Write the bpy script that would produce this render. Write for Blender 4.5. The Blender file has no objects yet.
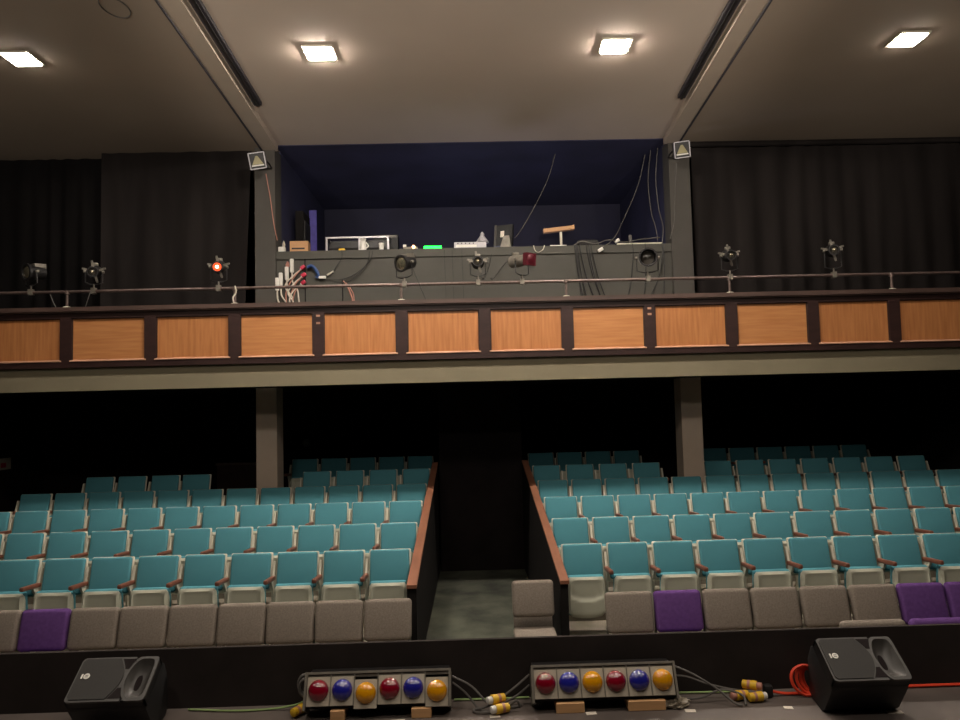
import bpy, bmesh, math, random
from mathutils import Matrix, Vector

random.seed(7)
SC = bpy.context.scene
COL = SC.collection
R = math.radians

# ------------------------------------------------------------------ camera
cam_d = bpy.data.cameras.new('camera')
cam = bpy.data.objects.new('camera', cam_d)
COL.objects.link(cam)
cam_d.sensor_width = 36.0
cam_d.lens = 36.0 * 745.0 / 960.0
cam_d.shift_x = -7.5 / 960.0
cam_d.clip_start = 0.05
cam_d.clip_end = 100
right = Vector((0.99953, -0.01808, -0.02495))
down = Vector((-0.02382, 0.06028, -0.9979))
fwd = Vector((0.01955, 0.99802, 0.05982))
fwd.normalize(); right = (right - fwd * right.dot(fwd)).normalized(); down = fwd.cross(right)
m = Matrix.Identity(4)
for i in range(3):
    m[i][0] = right[i]; m[i][1] = -down[i]; m[i][2] = -fwd[i]
m.translation = (0, 0, 1.65)
cam.matrix_world = m
SC.camera = cam

# ------------------------------------------------------------------ world, lamps, exposure
w = bpy.data.worlds.new('world'); SC.world = w; w.use_nodes = True
w.node_tree.nodes['Background'].inputs[0].default_value = (0.9, 0.8, 0.7, 1)
w.node_tree.nodes['Background'].inputs[1].default_value = 0.012
SC.view_settings.view_transform = 'Standard'
SC.view_settings.look = 'None'
SC.view_settings.exposure = 0.55
SC.view_settings.gamma = 1.0
SC.view_settings.use_curve_mapping = False
PANEL_L = 500.0           # radiance of the ceiling panels
WARM = (1.0, 0.90, 0.78)

def spot(name, loc, to, power, size, blend=0.6, rad=0.06, col=WARM):
    d = bpy.data.lights.new(name, 'SPOT'); d.energy = power; d.spot_size = R(size); d.spot_blend = blend
    d.shadow_soft_size = rad; d.color = col
    o = bpy.data.objects.new(name, d); COL.objects.link(o); o.location = loc
    o.rotation_euler = (Vector(to) - Vector(loc)).to_track_quat('-Z', 'Y').to_euler()
    return o

# assumed, unseen fill spots added over the stage, behind and above the viewer
for wx in (-2.2, 0.2, 2.6):
    spot('stage_fill_spot', (wx, 1.2, 5.2), (wx * 1.3, 8.0, 0.5), 52, 120, 0.8, 0.15)
# unseen spots added on the stage side to brighten the ceiling
spot('ceiling_fill_spot', (0.1, -2.4, 1.6), (0.1, 5.4, 5.75), 2600, 42, 0.55, 0.2)
spot('ceiling_fill_spot', (-5.0, -2.4, 1.6), (-5.2, 5.4, 5.75), 1000, 42, 0.6, 0.2)
spot('ceiling_fill_spot', (5.0, -2.4, 1.6), (5.2, 5.4, 5.75), 1300, 42, 0.6, 0.2)
# added bluish point light that evens out the navy inside the booth
d = bpy.data.lights.new('booth_fill', 'POINT'); d.energy = 22; d.color = (.72, .74, 1.0); d.shadow_soft_size = .2
o = bpy.data.objects.new('booth_fill', d); COL.objects.link(o); o.location = (0.3, 12.45, 3.4)
# a row of house lamps nearer the stage, above the frame
for wx, we in ((-5.0, 26), (-1.67, 44), (1.67, 50), (5.0, 32)):
    d = bpy.data.lights.new('front_house_light', 'AREA'); d.shape = 'DISK'; d.size = 1.1
    d.energy = we; d.color = WARM
    o = bpy.data.objects.new('front_house_light', d); COL.objects.link(o); o.location = (wx, 3.7, 5.70)

# ------------------------------------------------------------------ materials
def lin(c):
    return tuple((v / 255 / 12.92) if v / 255 <= 0.04045 else ((v / 255 + 0.055) / 1.055) ** 2.4 for v in c) + (1,)

def mat(name, rgb, rough=0.6, var=0.12, scale=8.0, metal=0.0, spec=0.5, bump=0.0, bscale=60.0, stretch=None, emit=None, es=0.0, coat=0.0, detail=4.0, rgb2=None):
    m = bpy.data.materials.new(name); m.use_nodes = True
    nt = m.node_tree; b = nt.nodes['Principled BSDF']
    c = lin(rgb)
    tc = nt.nodes.new('ShaderNodeTexCoord'); mp = nt.nodes.new('ShaderNodeMapping')
    nt.links.new(tc.outputs['Object'], mp.inputs[0])
    if stretch: mp.inputs['Scale'].default_value = stretch
    nz = nt.nodes.new('ShaderNodeTexNoise'); nz.inputs['Scale'].default_value = scale; nz.inputs['Detail'].default_value = detail
    nt.links.new(mp.outputs[0], nz.inputs['Vector'])
    rp = nt.nodes.new('ShaderNodeValToRGB')
    c2 = lin(rgb2) if rgb2 else tuple(min(1, v * (1 + var)) for v in c[:3]) + (1,)
    c1 = c if rgb2 else tuple(v * (1 - var) for v in c[:3]) + (1,)
    rp.color_ramp.elements[0].color = c1; rp.color_ramp.elements[0].position = 0.3
    rp.color_ramp.elements[1].color = c2; rp.color_ramp.elements[1].position = 0.7
    nt.links.new(nz.outputs['Fac'], rp.inputs[0]); nt.links.new(rp.outputs[0], b.inputs['Base Color'])
    b.inputs['Roughness'].default_value = rough; b.inputs['Metallic'].default_value = metal
    b.inputs['Specular IOR Level'].default_value = spec
    b.inputs['Coat Weight'].default_value = coat
    if bump:
        n2 = nt.nodes.new('ShaderNodeTexNoise'); n2.inputs['Scale'].default_value = bscale; n2.inputs['Detail'].default_value = 3
        nt.links.new(mp.outputs[0], n2.inputs['Vector'])
        bp = nt.nodes.new('ShaderNodeBump'); bp.inputs['Strength'].default_value = bump; bp.inputs['Distance'].default_value = 0.01
        nt.links.new(n2.outputs['Fac'], bp.inputs['Height']); nt.links.new(bp.outputs[0], b.inputs['Normal'])
    if emit:
        b.inputs['Emission Color'].default_value = emit + (1,); b.inputs['Emission Strength'].default_value = es
    return m

M = {}
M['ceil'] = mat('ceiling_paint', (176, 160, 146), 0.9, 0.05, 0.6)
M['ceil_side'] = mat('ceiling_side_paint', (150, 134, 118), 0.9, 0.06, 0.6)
M['beam'] = mat('beam_paint', (172, 156, 140), 0.8, 0.05, 2)
M['track'] = mat('black_track', (40, 36, 42), 0.7)
M['navy'] = mat('navy_paint', (40, 40, 66), 0.75, 0.25, 1.2)
M['navyback'] = mat('navy_light_offset', (34, 33, 57), 0.75, 0.25, 1.2)  # booth navy darkened to cancel the lamplight on the back wall
M['greywall'] = mat('grey_paint', (70, 67, 62), 0.8, 0.06, 3)
M['greywall2'] = mat('booth_grey_paint', (72, 70, 64), 0.8, 0.07, 2.5)
M['column'] = mat('column_paint', (70, 66, 61), 0.8, 0.05, 3)
M['columnlow'] = mat('lower_column_lit_tone', (186, 168, 152), 0.8, 0.05, 3)  # colour lightened below the balcony to stand for light from the stage
M['curtain'] = mat('black_curtain', (38, 34, 33), 0.95, 0.25, 1.2, stretch=(3, 3, .4), spec=.1)
M['curtain2'] = mat('blacker_curtain', (22, 20, 20), 0.95, 0.25, 1.2, stretch=(3, 3, .4), spec=.1)
M['black'] = mat('black_paint', (26, 23, 22), 0.85, 0.2, 4, spec=.2)
M['blackwall'] = mat('black_drape', (34, 29, 29), 0.95, 0.2, 3, spec=.1)
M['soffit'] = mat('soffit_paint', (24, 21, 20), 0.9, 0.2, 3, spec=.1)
M['band'] = mat('beige_band_paint', (128, 119, 97), 0.85, 0.06, 2.0)
M['mahog'] = mat('dark_mahogany', (50, 31, 28), 0.45, 0.25, 10, stretch=(.4, 1, 1))
M['mahogtop'] = mat('lit_mahogany', (80, 62, 56), 0.45, 0.25, 6, stretch=(.3, 1, 1))  # mahogany with the light on the top rails put into its colour
M['panelv'] = mat('orange_veneer_upright', (190, 128, 78), 0.4, 0, 4, stretch=(7, 1, .5), rgb2=(168, 106, 62), detail=6)
M['panelh'] = mat('orange_veneer_level', (194, 134, 84), 0.4, 0, 4, stretch=(.5, 1, 7), rgb2=(176, 114, 68), detail=6)
M['bead'] = mat('lit_bead_and_plate', (176, 132, 108), 0.5, 0.15, 8)  # tan of the label plates; on the beads it paints a lit ledge edge
M['pipe'] = mat('pipe_metal', (112, 96, 90), 0.4, 0.2, 30, metal=.5)
M['carpet'] = mat('carpet_tile', (92, 94, 82), 0.98, 0, 2.2, spec=.1, bump=.4, bscale=180, rgb2=(56, 57, 53))
M['tier'] = mat('tier_floor', (128, 120, 106), 0.9, 0.15, 4)
M['stage'] = mat('stage_black_boards', (72, 64, 60), 0.6, 0, 1.6, rgb2=(104, 94, 88), detail=8)
M['parapet'] = mat('parapet_black', (49, 43, 41), 0.9, 0.2, 4, spec=.15)
M['teal'] = mat('teal_fabric', (80, 138, 149), 0.9, 0.06, 3, spec=.15, bump=.15, bscale=200)
M['shell'] = mat('cream_plastic', (200, 194, 176), 0.45, 0.05, 6)
M['pan'] = mat('grey_cream_plastic', (184, 184, 166), 0.45, 0.06, 6)
M['armwood'] = mat('armrest_wood', (120, 72, 54), 0.4, 0.18, 10, stretch=(1, .3, 1))
M['railwood'] = mat('rail_wood', (136, 90, 68), 0.5, 0.2, 8, stretch=(1, .25, 1))
M['greyfab'] = mat('grey_tweed', (130, 120, 110), 0.95, 0.16, 70, spec=.1, bump=.3, bscale=220)
M['purple'] = mat('purple_fabric', (98, 66, 122), 0.95, 0.12, 30, spec=.1, bump=.2, bscale=220)
M['chairmetal'] = mat('chair_metal', (120, 116, 108), 0.4, 0.1, 20, metal=.6)
M['blackmetal'] = mat('black_metal', (36, 34, 34), 0.45, 0.2, 20, metal=.2)
M['greymetal'] = mat('worn_grey_metal', (120, 114, 104), 0.45, 0.2, 14, metal=.4)
M['silver'] = mat('silver_metal', (176, 172, 176), 0.4, 0.1, 10, metal=.25)
M['spkbox'] = mat('black_speaker_plastic', (13, 12, 12), 0.6, 0.15, 20)
M['spkrim'] = mat('speaker_baffle_plastic', (60, 57, 54), 0.5, 0.12, 20)
M['grille'] = mat('speaker_grille', (38, 35, 32), 0.6, 0.3, 260, metal=.3)
M['white'] = mat('white_plastic', (216, 212, 204), 0.5, 0.05, 8)
M['offwhite'] = mat('off_white_paint', (190, 184, 166), 0.6, 0.06, 10)
M['faceplate'] = mat('lamp_face_plate', (176, 166, 148), 0.55, 0.06, 8)
M['red'] = mat('ruby_glass', (120, 8, 30), 0.03, 0.1, 6, coat=1.0)
M['blue'] = mat('cobalt_glass', (32, 34, 130), 0.03, 0.1, 6, coat=1.0)
M['yellow'] = mat('amber_glass', (206, 140, 6), 0.03, 0.08, 6, coat=1.0)
M['woodblk'] = mat('pine_block', (226, 176, 124), 0.7, 0.15, 6, stretch=(.5, 4, 4))
M['cardboard'] = mat('cardboard', (180, 138, 100), 0.85, 0.08, 6)
M['cabblk'] = mat('black_cable', (38, 36, 35), 0.6, 0.1, 20)
M['cabgrey'] = mat('grey_cable', (92, 88, 84), 0.6, 0.1, 20)
M['cabwhite'] = mat('white_cable', (200, 192, 176), 0.6, 0.1, 20)
M['cabpink'] = mat('pink_cable', (176, 122, 106), 0.6, 0.1, 20)
M['cabgreen'] = mat('green_cable', (140, 164, 104), 0.6, 0.1, 20)
M['caborange'] = mat('orange_cable', (226, 66, 36), 0.55, 0.1, 20)
M['plugyel'] = mat('yellow_plug', (220, 176, 40), 0.5, 0.1, 20)
M['plugred'] = mat('red_plug', (190, 40, 70), 0.5, 0.1, 20)
M['plugblue'] = mat('blue_plug', (40, 70, 120), 0.5, 0.1, 20)
M['tape'] = mat('white_tape', (206, 196, 182), 0.8, 0.12, 40)
M['diff'] = mat('lamp_diffuser', (255, 250, 240), 0.5, 0, 5, emit=WARM, es=PANEL_L)
M['diffdim'] = mat('weaker_lamp_diffuser', (255, 250, 240), 0.5, 0, 5, emit=WARM, es=PANEL_L * .25)
M['led'] = mat('green_led', (40, 255, 110), 0.4, 0, 5, emit=(0.0, 1.0, 0.03), es=5)
M['amberled'] = mat('amber_indicator', (255, 160, 90), 0.4, 0, 5, emit=(1.0, 0.45, 0.2), es=5)
M['redglow'] = mat('red_lens_lit', (255, 60, 20), 0.3, 0, 5, emit=(1.0, 0.10, 0.03), es=1.2)
M['hotlens'] = mat('hot_filament', (255, 200, 140), 0.3, 0, 5, emit=(1.0, 0.7, 0.4), es=8)
M['lens'] = mat('lamp_lens_glass', (70, 66, 60), 0.08, 0.1, 5, coat=1.0)
M['mirror'] = mat('lamp_reflector', (200, 190, 160), 0.18, 0.05, 5, metal=.9)
M['purpleboard'] = mat('purple_board', (110, 100, 190), 0.7, 0.2, 8)
M['floodglass'] = mat('flood_glass', (150, 142, 110), 0.15, 0.15, 5, coat=.6)
M['bag'] = mat('crumpled_film', (150, 140, 124), 0.35, 0.3, 20)
M['redgel'] = mat('red_gel', (72, 16, 26), 0.35, 0.2, 8)

# ------------------------------------------------------------------ mesh builder
class MB:
    def __init__(s): s.v = []; s.f = []
    def add(s, vs, fs):
        n = len(s.v); s.v += [tuple(v) for v in vs]; s.f += [tuple(i + n for i in f) for f in fs]; return s
    def box(s, x0, x1, y0, y1, z0, z1, mx=None):
        vs = [Vector(p) for p in ((x0, y0, z0), (x1, y0, z0), (x1, y1, z0), (x0, y1, z0), (x0, y0, z1), (x1, y0, z1), (x1, y1, z1), (x0, y1, z1))]
        if mx: vs = [mx @ v for v in vs]
        return s.add(vs, [(0, 3, 2, 1), (4, 5, 6, 7), (0, 1, 5, 4), (1, 2, 6, 5), (2, 3, 7, 6), (3, 0, 4, 7)])
    def bm(s, b):
        b.verts.index_update()
        return s.add([v.co.copy() for v in b.verts], [[v.index for v in f.verts] for f in b.faces])
    def rbox(s, c, size, bev, seg=2, mx=None, puff=0.0):
        b = bmesh.new(); bmesh.ops.create_cube(b, size=1)
        for v in b.verts: v.co = Vector((v.co.x * size[0], v.co.y * size[1], v.co.z * size[2]))
        bmesh.ops.bevel(b, geom=list(b.edges), offset=bev, segments=seg, profile=.5, affect='EDGES')
        T = Matrix.Translation(c) @ (mx if mx else Matrix.Identity(4))
        for v in b.verts: v.co = T @ v.co
        s.bm(b); b.free(); return s
    def prism(s, poly, ax, a, b, mx=None):
        def P(u, v, t): return {'x': (t, u, v), 'y': (u, t, v), 'z': (u, v, t)}[ax]
        n = len(poly)
        vs = [Vector(P(u, v, a)) for u, v in poly] + [Vector(P(u, v, b)) for u, v in poly]
        if mx: vs = [mx @ v for v in vs]
        fs = [tuple(range(n)), tuple(range(2 * n - 1, n - 1, -1))]
        fs += [(i, i + n, (i + 1) % n + n, (i + 1) % n) for i in range(n)]
        return s.add(vs, fs)
    def tube(s, pts, r, n=6, closed=False):
        pts = [Vector(p) for p in pts]; k = len(pts); vs = []; fs = []
        up = Vector((0, 0, 1)); prev = None
        for i, p in enumerate(pts):
            if closed: t = pts[(i + 1) % k] - pts[i - 1]
            else: t = pts[min(i + 1, k - 1)] - pts[max(i - 1, 0)]
            t.normalize()
            if prev is None:
                a = t.cross(up) if abs(t.z) < .95 else t.cross(Vector((1, 0, 0)))
            else: a = prev - t * prev.dot(t)
            a.normalize(); prev = a; b2 = t.cross(a)
            for j in range(n):
                an = 2 * math.pi * j / n
                vs.append(p + (a * math.cos(an) + b2 * math.sin(an)) * r)
        for i in range(k if closed else k - 1):
            for j in range(n):
                a0 = i * n + j; a1 = i * n + (j + 1) % n; b0 = ((i + 1) % k) * n + j; b1 = ((i + 1) % k) * n + (j + 1) % n
                fs.append((a0, a1, b1, b0))
        if not closed:
            fs.append(tuple(range(n - 1, -1, -1))); fs.append(tuple(range((k - 1) * n, k * n)))
        return s.add(vs, fs)
    def lathe(s, prof, mx=None, n=20, cap0=True, cap1=True):   # profile (radius, height) along local z
        vs = []; fs = []
        for r, h in prof:
            for j in range(n):
                a = 2 * math.pi * j / n; vs.append(Vector((r * math.cos(a), r * math.sin(a), h)))
        if mx: vs = [mx @ v for v in vs]
        for i in range(len(prof) - 1):
            for j in range(n):
                fs.append((i * n + j, i * n + (j + 1) % n, (i + 1) * n + (j + 1) % n, (i + 1) * n + j))
        if cap0: fs.append(tuple(range(n - 1, -1, -1)))
        if cap1: fs.append(tuple(range((len(prof) - 1) * n, len(prof) * n)))
        return s.add(vs, fs)
    def build(s, name, m, parent=None, smooth=False, loc=None, recalc=True):
        me = bpy.data.meshes.new(name); me.from_pydata(s.v, [], s.f)
        if recalc:
            b = bmesh.new(); b.from_mesh(me); bmesh.ops.recalc_face_normals(b, faces=list(b.faces)); b.to_mesh(me); b.free()
        me.materials.append(M[m] if isinstance(m, str) else m)
        if smooth:
            me.shade_smooth()
            try: me.set_sharp_from_angle(angle=R(40))
            except Exception: pass
        o = bpy.data.objects.new(name, me); COL.objects.link(o)
        if parent: o.parent = parent
        if loc: o.location = loc
        return o

def tag(o, label, cat, group=None, kind=None):
    o['label'] = label; o['category'] = cat
    if group: o['group'] = group
    if kind: o['kind'] = kind
    return o
def thing(name, label, cat, loc=(0, 0, 0), rz=0.0, group=None):
    o = bpy.data.objects.new(name, None); COL.objects.link(o); o.location = loc; o.rotation_euler = (0, 0, rz)
    o.empty_display_size = .1
    return tag(o, label, cat, group)
def struct(o):
    o['kind'] = 'structure'; return o
KIDS = {}
def copy_thing(root, loc, rz=None, label=None, group=None):
    r = root.copy(); COL.objects.link(r); r.location = loc
    if rz is not None: r.rotation_euler = (0, 0, rz)
    if label: r['label'] = label
    if group: r['group'] = group
    for ch in root.children:
        c = ch.copy(); COL.objects.link(c); c.parent = r
        for g in ch.children:
            d = g.copy(); COL.objects.link(d); d.parent = c
    return r
def arc(c, rx, ry, a0, a1, n):
    return [(c[0] + rx * math.cos(R(a0 + (a1 - a0) * i / n)), c[1] + ry * math.sin(R(a0 + (a1 - a0) * i / n))) for i in range(n + 1)]
def spline(pts, sub=6):
    pts = [Vector(p) for p in pts]; out = []
    P = [pts[0] * 2 - pts[1]] + pts + [pts[-1] * 2 - pts[-2]]
    for i in range(1, len(P) - 2):
        p0, p1, p2, p3 = P[i - 1], P[i], P[i + 1], P[i + 2]
        for k in range(sub):
            t = k / sub
            out.append(.5 * ((2 * p1) + (p2 - p0) * t + (2 * p0 - 5 * p1 + 4 * p2 - p3) * t * t + (3 * p1 - p0 - 3 * p2 + p3) * t ** 3))
    out.append(pts[-1]); return out
def cable(name, pts, r, m, label, group=None, sub=6, cat='cable'):
    o = MB().tube(spline(pts, sub), r, 6).build(name, m, smooth=True)
    return tag(o, label, cat, group)

# ------------------------------------------------------------------ room shell
XW = 8.2
FL = -1.08
CZ = 5.755
YB = 11.35                    # plane of the columns
struct(MB().box(-XW, XW, -3.0, 4.30, -.2, 0).build('floor_stage', 'stage'))
struct(MB().box(-XW, XW, 4.30, 15.4, FL - .2, FL).build('floor_house', 'carpet'))
struct(MB().box(-XW, XW, 4.30, 4.325, FL, .326).build('wall_front', 'parapet'))
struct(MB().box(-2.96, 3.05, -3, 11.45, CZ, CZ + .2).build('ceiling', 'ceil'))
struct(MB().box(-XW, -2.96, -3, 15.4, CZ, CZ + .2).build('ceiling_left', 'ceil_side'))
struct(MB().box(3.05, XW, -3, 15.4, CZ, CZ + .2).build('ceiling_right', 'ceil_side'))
struct(MB().box(-XW - .2, -XW, -3, 15.4, FL, CZ).build('wall_left', 'black'))
struct(MB().box(XW, XW + .2, -3, 15.4, FL, CZ).build('wall_right', 'black'))
struct(MB().box(-XW, XW, 15.4, 15.6, FL, CZ + .2).build('wall_back', 'black'))
struct(MB().box(-XW, XW, -3.2, -3.0, -.2, CZ + .2).build('wall_stage', 'blackwall'))
# beams
for x0, x1, nm in ((-3.21, -2.90, 'left'), (2.96, 3.31, 'right')):
    s = -1 if nm == 'left' else 1
    xi0, xi1 = (-2.762, -2.942) if s < 0 else (2.855, 3.06)      # inner lower edge at the near and the far end
    wd = .235
    y0, y1 = 5.0, 11.40
    k = (xi1 - xi0) / (11.3 - 7.1)
    a = xi1 + k * (y0 - 11.3)
    b = xi1 + k * (y1 - 11.3)
    poly = [(a, y0), (b, y1), (b + s * wd, y1), (a + s * wd, y0)]
    struct(MB().prism(poly, 'z', 5.655, CZ).build('trim_beam_' + nm, 'beam'))
    ea, eb = a + s * (wd - .01), b + s * (wd - .01)
    c = MB().tube([(ea, y0, 5.640), (eb, y1 - .06, 5.640)], .014, 8).build('conduit_pipe', 'track')
    tag(c, 'black conduit pipe along the outer underside edge of the %s ceiling beam' % nm, 'pipe', 'ceiling conduits')
    ty = 9.75
    ta, tb = a - s * .095, xi1 + k * (ty - 11.3) - s * .095
    t = thing('lighting_track', 'dark lighting track on the ceiling beside the inner face of the %s beam' % nm, 'track', (0, 0, 0), 0, 'ceiling lighting tracks')
    MB().prism([(ta + .05, y0), (tb + .05, ty), (tb - .05, ty), (ta - .05, y0)], 'z', 5.70, CZ - .003).build('track_body', 'track', t)
    MB().prism([(ta + .018, y0), (tb + .018, ty + .01), (tb - .018, ty + .01), (ta - .018, y0)], 'z', 5.688, 5.70).build('track_slot', 'blackmetal', t)
# columns
struct(MB().box(-3.295, -2.985, YB, YB + .37, 2.42, 5.70).build('column_left', 'column'))
struct(MB().box(3.125, 3.445, YB, YB + .37, 2.42, 5.70).build('column_right', 'column'))
struct(MB().box(-3.295, -2.985, YB, YB + .37, FL, 1.985).build('column_left', 'columnlow'))
struct(MB().box(3.165, 3.478, YB, YB + .37, FL, 1.985).build('column_right', 'columnlow'))
# balcony slab, soffit and band
struct(MB().box(-XW, XW, 10.26, 10.42, 1.975, 2.50).build('trim_balcony_band', 'band'))
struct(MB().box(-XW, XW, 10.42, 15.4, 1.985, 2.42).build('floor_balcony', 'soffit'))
# booth
struct(MB().box(-2.985, 3.125, 11.42, 11.68, 2.42, 4.08).build('wall_booth_front', 'greywall2'))
struct(MB().box(-2.985, 3.125, 11.395, 11.42, 3.955, 4.08).build('trim_booth_ledge', 'greywall2'))
struct(MB().box(-3.085, -2.985, YB + .37, 15.3, 2.42, CZ).build('wall_booth_left', 'navy'))
struct(MB().box(3.125, 3.225, YB + .37, 15.3, 2.42, CZ).build('wall_booth_right', 'navy'))
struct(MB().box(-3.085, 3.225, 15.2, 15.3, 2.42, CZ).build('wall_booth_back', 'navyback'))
struct(MB().box(-2.985, 3.125, 11.42, 15.2, CZ - .012, CZ + .19).build('ceiling_booth', 'navy'))
struct(MB().box(-2.985, 3.125, 11.68, 15.2, 2.42, 3.0).build('floor_booth', 'black'))
# dark walling under the balcony
struct(MB().box(-XW, XW, 14.4, 14.5, FL, 1.985).build('wall_under_balcony', 'blackwall'))
struct(MB().box(-.60, .78, 12.5, 12.6, FL, 1.985).build('wall_aisle_end', 'blackwall'))
# tiers
RY = [8.28 + .963 * i for i in range(6)]
TOP = [.085, .22, .362, .49, .631, .77]
SH = .925
for i in range(6):
    y0 = RY[i] - .60; y1 = RY[i + 1] - .60 if i < 5 else 14.4
    z = TOP[i] - SH
    struct(MB().box(-XW, -.74, y0, y1, FL, z).build('floor_tier_left', 'tier'))
    struct(MB().box(.93, XW, y0, y1, FL, z).build('floor_tier_right', 'tier'))
# aisle walls with wooden rails
struct(MB().prism([(7.70, FL), (12.5, FL), (12.5, .68), (7.70, -.19)], 'x', -.725, -.628).build('wall_aisle_left', 'black'))
def skew(xa, xb, yy): return xa + (xb - xa) * (yy - 7.7) / 4.8
mbw = MB(); x0a, x0b, x1a, x1b = .835, .775, .915, .865
mbw.add([(x0a, 7.7, FL), (x1a, 7.7, FL), (x1b, 12.5, FL), (x0b, 12.5, FL), (x0a, 7.7, -.19), (x1a, 7.7, -.19), (x1b, 12.5, .68), (x0b, 12.5, .68)],
        [(0, 3, 2, 1), (4, 5, 6, 7), (0, 1, 5, 4), (1, 2, 6, 5), (2, 3, 7, 6), (3, 0, 4, 7)])
struct(mbw.build('wall_aisle_right', 'black'))
def rail(xa0, xa1, xb0, xb1, label):
    b = MB(); d = .035
    b.add([(xa0, 7.66, -.185), (xa1, 7.66, -.185), (xb1, 12.48, .68), (xb0, 12.48, .68), (xa0, 7.66, -.185 + d), (xa1, 7.66, -.185 + d), (xb1, 12.48, .68 + d), (xb0, 12.48, .68 + d)],
          [(0, 3, 2, 1), (4, 5, 6, 7), (0, 1, 5, 4), (1, 2, 6, 5), (2, 3, 7, 6), (3, 0, 4, 7)])
    tag(b.build('aisle_handrail', 'railwood'), label, 'handrail', 'wooden handrails beside the aisle')
rail(-.725, -.622, -.712, -.622, 'sloping wooden handrail capping the black wall left of the aisle')
rail(.832, .922, .772, .868, 'sloping wooden handrail capping the black wall right of the aisle')

# ------------------------------------------------------------------ curtains
def curtain(x0, x1, y, z0, z1, m, label, nf, amp, seed, xtop=None):
    rnd = random.Random(seed); n = nf * 8; pts = []
    ph = rnd.random() * 6
    for i in range(n + 1):
        t = i / n; x = x0 + (x1 - x0) * t
        pts.append((t, y + amp * math.sin(t * nf * 2 * math.pi + ph + 1.5 * math.sin(t * 9 + ph)) * (.5 + .5 * math.sin(t * 5 + seed) ** 2)))
    b = MB(); rows = 6; vs = []; fs = []
    for k in range(rows + 1):
        v = k / rows; z = z0 + (z1 - z0) * v
        xe = x1 + ((xtop if xtop is not None else x1) - x1) * v
        for side in (0, .012):
            for t, yy in pts:
                am = 1.0 - .55 * v
                vs.append((x0 + (xe - x0) * t, y + (yy - y) * am + side, z))
    W = 2 * (n + 1)
    for k in range(rows):
        for sd in (0, n + 1):
            for i in range(n):
                a = k * W + sd + i; fs.append((a, a + 1, a + 1 + W, a + W))
    for k in range(rows):
        for i in (0, n):
            a = k * W + i; fs.append((a, a + n + 1, a + n + 1 + W, a + W))
    for k in (0, rows):
        for i in range(n):
            a = k * W + i; fs.append((a, a + 1, a + n + 2, a + n + 1))
    b.add(vs, fs)
    tag(b.build('black_curtain', m, smooth=True), label, 'curtain', 'black drapes behind the balcony')
curtain(-8.15, -5.62, 11.72, 2.43, 5.70, 'curtain2', 'darkest black drape at the far left of the balcony', 9, .05, 1)
curtain(-5.75, -3.57, 11.60, 2.43, 5.74, 'curtain', 'charcoal drape hanging just left of the left booth column', 5, .035, 2, -3.42)
curtain(3.56, 8.15, 11.62, 2.43, 5.66, 'curtain', 'wide charcoal drape hanging right of the right booth column', 13, .05, 3)
o = MB().tube([(3.5, 11.56, 5.70), (5.5, 11.555, 5.695), (8.1, 11.56, 5.70)], .045, 8).build('curtain_roll', 'curtain', smooth=True)
tag(o, 'rolled dark cloth along the ceiling above the right drape', 'cloth roll')

# ------------------------------------------------------------------ balcony front
BY = 10.2
PITCH = 1.141
def bx(k): return .174 + PITCH * k
bf = thing('balcony_front', 'dark mahogany balcony front with orange veneer panels', 'balcony front', (0, BY, 2.29))
mb = MB().box(-XW, XW, -.05, .10, .765, .823)
mb.box(-XW, XW, -.03, .06, .745, .765)
mb.build('cap_rail', 'mahogtop', bf)
MB().box(-XW, XW, 0, .06, .675, .745).build('upper_rail', 'mahog', bf)
MB().box(-XW, XW, 0, .06, 0, .10).build('lower_rail', 'mahog', bf)
ks = range(-7, 7)
for k in range(-7, 8):
    x = bx(k)
    st = MB().box(x - .078, x + .078, 0, .06, .10, .675).build('stile', 'mahog', bf)
    if k == -2:
        pass
for k in ks:
    xa, xb = bx(k) + .078, bx(k + 1) - .078
    kind = 'panelh' if k in (-5, -3, 1, 3) else 'panelv'
    MB().box(xa, xb, .03, .055, .10, .675).build('panel', kind, bf)
    fr = MB().box(xa, xa + .009, .012, .03, .10, .675).box(xb - .009, xb, .012, .03, .10, .675).box(xa, xb, .012, .03, .664, .675)
    fr.build('panel_moulding', 'mahog', bf)
    MB().prism([(-.012, .082), (-.012, .092), (.008, .108), (.03, .108), (.03, .082)], 'x', xa - .02, xb + .02).build('bead', 'bead', bf)
for (k, z0) in ((-2, .62), (-2, .52), (2, .62), (2, .54)):
    x = bx(k)
    MB().box(x - .026, x + .026, -.004, 0, z0, z0 + .028).build('label_plate', 'bead', bf)

# pipe rail with its posts
pr = thing('pipe_rail', 'thin dark metal pipe rail on short posts along the balcony top', 'railing', (0, BY + .03, 3.113))
MB().tube([(-XW + .01, 0, .222), (XW - .01, 0, .222)], .021, 10).build('pipe', 'pipe', pr, True)
for k in range(-7, 8, 2):
    x = bx(k)
    p = MB().lathe([(.018, 0), (.018, .2)], Matrix.Translation((x, 0, 0)), 10).lathe([(.034, .19), (.034, .235)], Matrix.Translation((x, 0, 0)), 10)
    po = p.build('post', 'pipe', pr, True)
    MB().lathe([(.055, 0), (.05, .012), (.025, .02)], Matrix.Translation((x, 0, 0)), 12).build('post_flange', 'offwhite', po, True)

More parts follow.
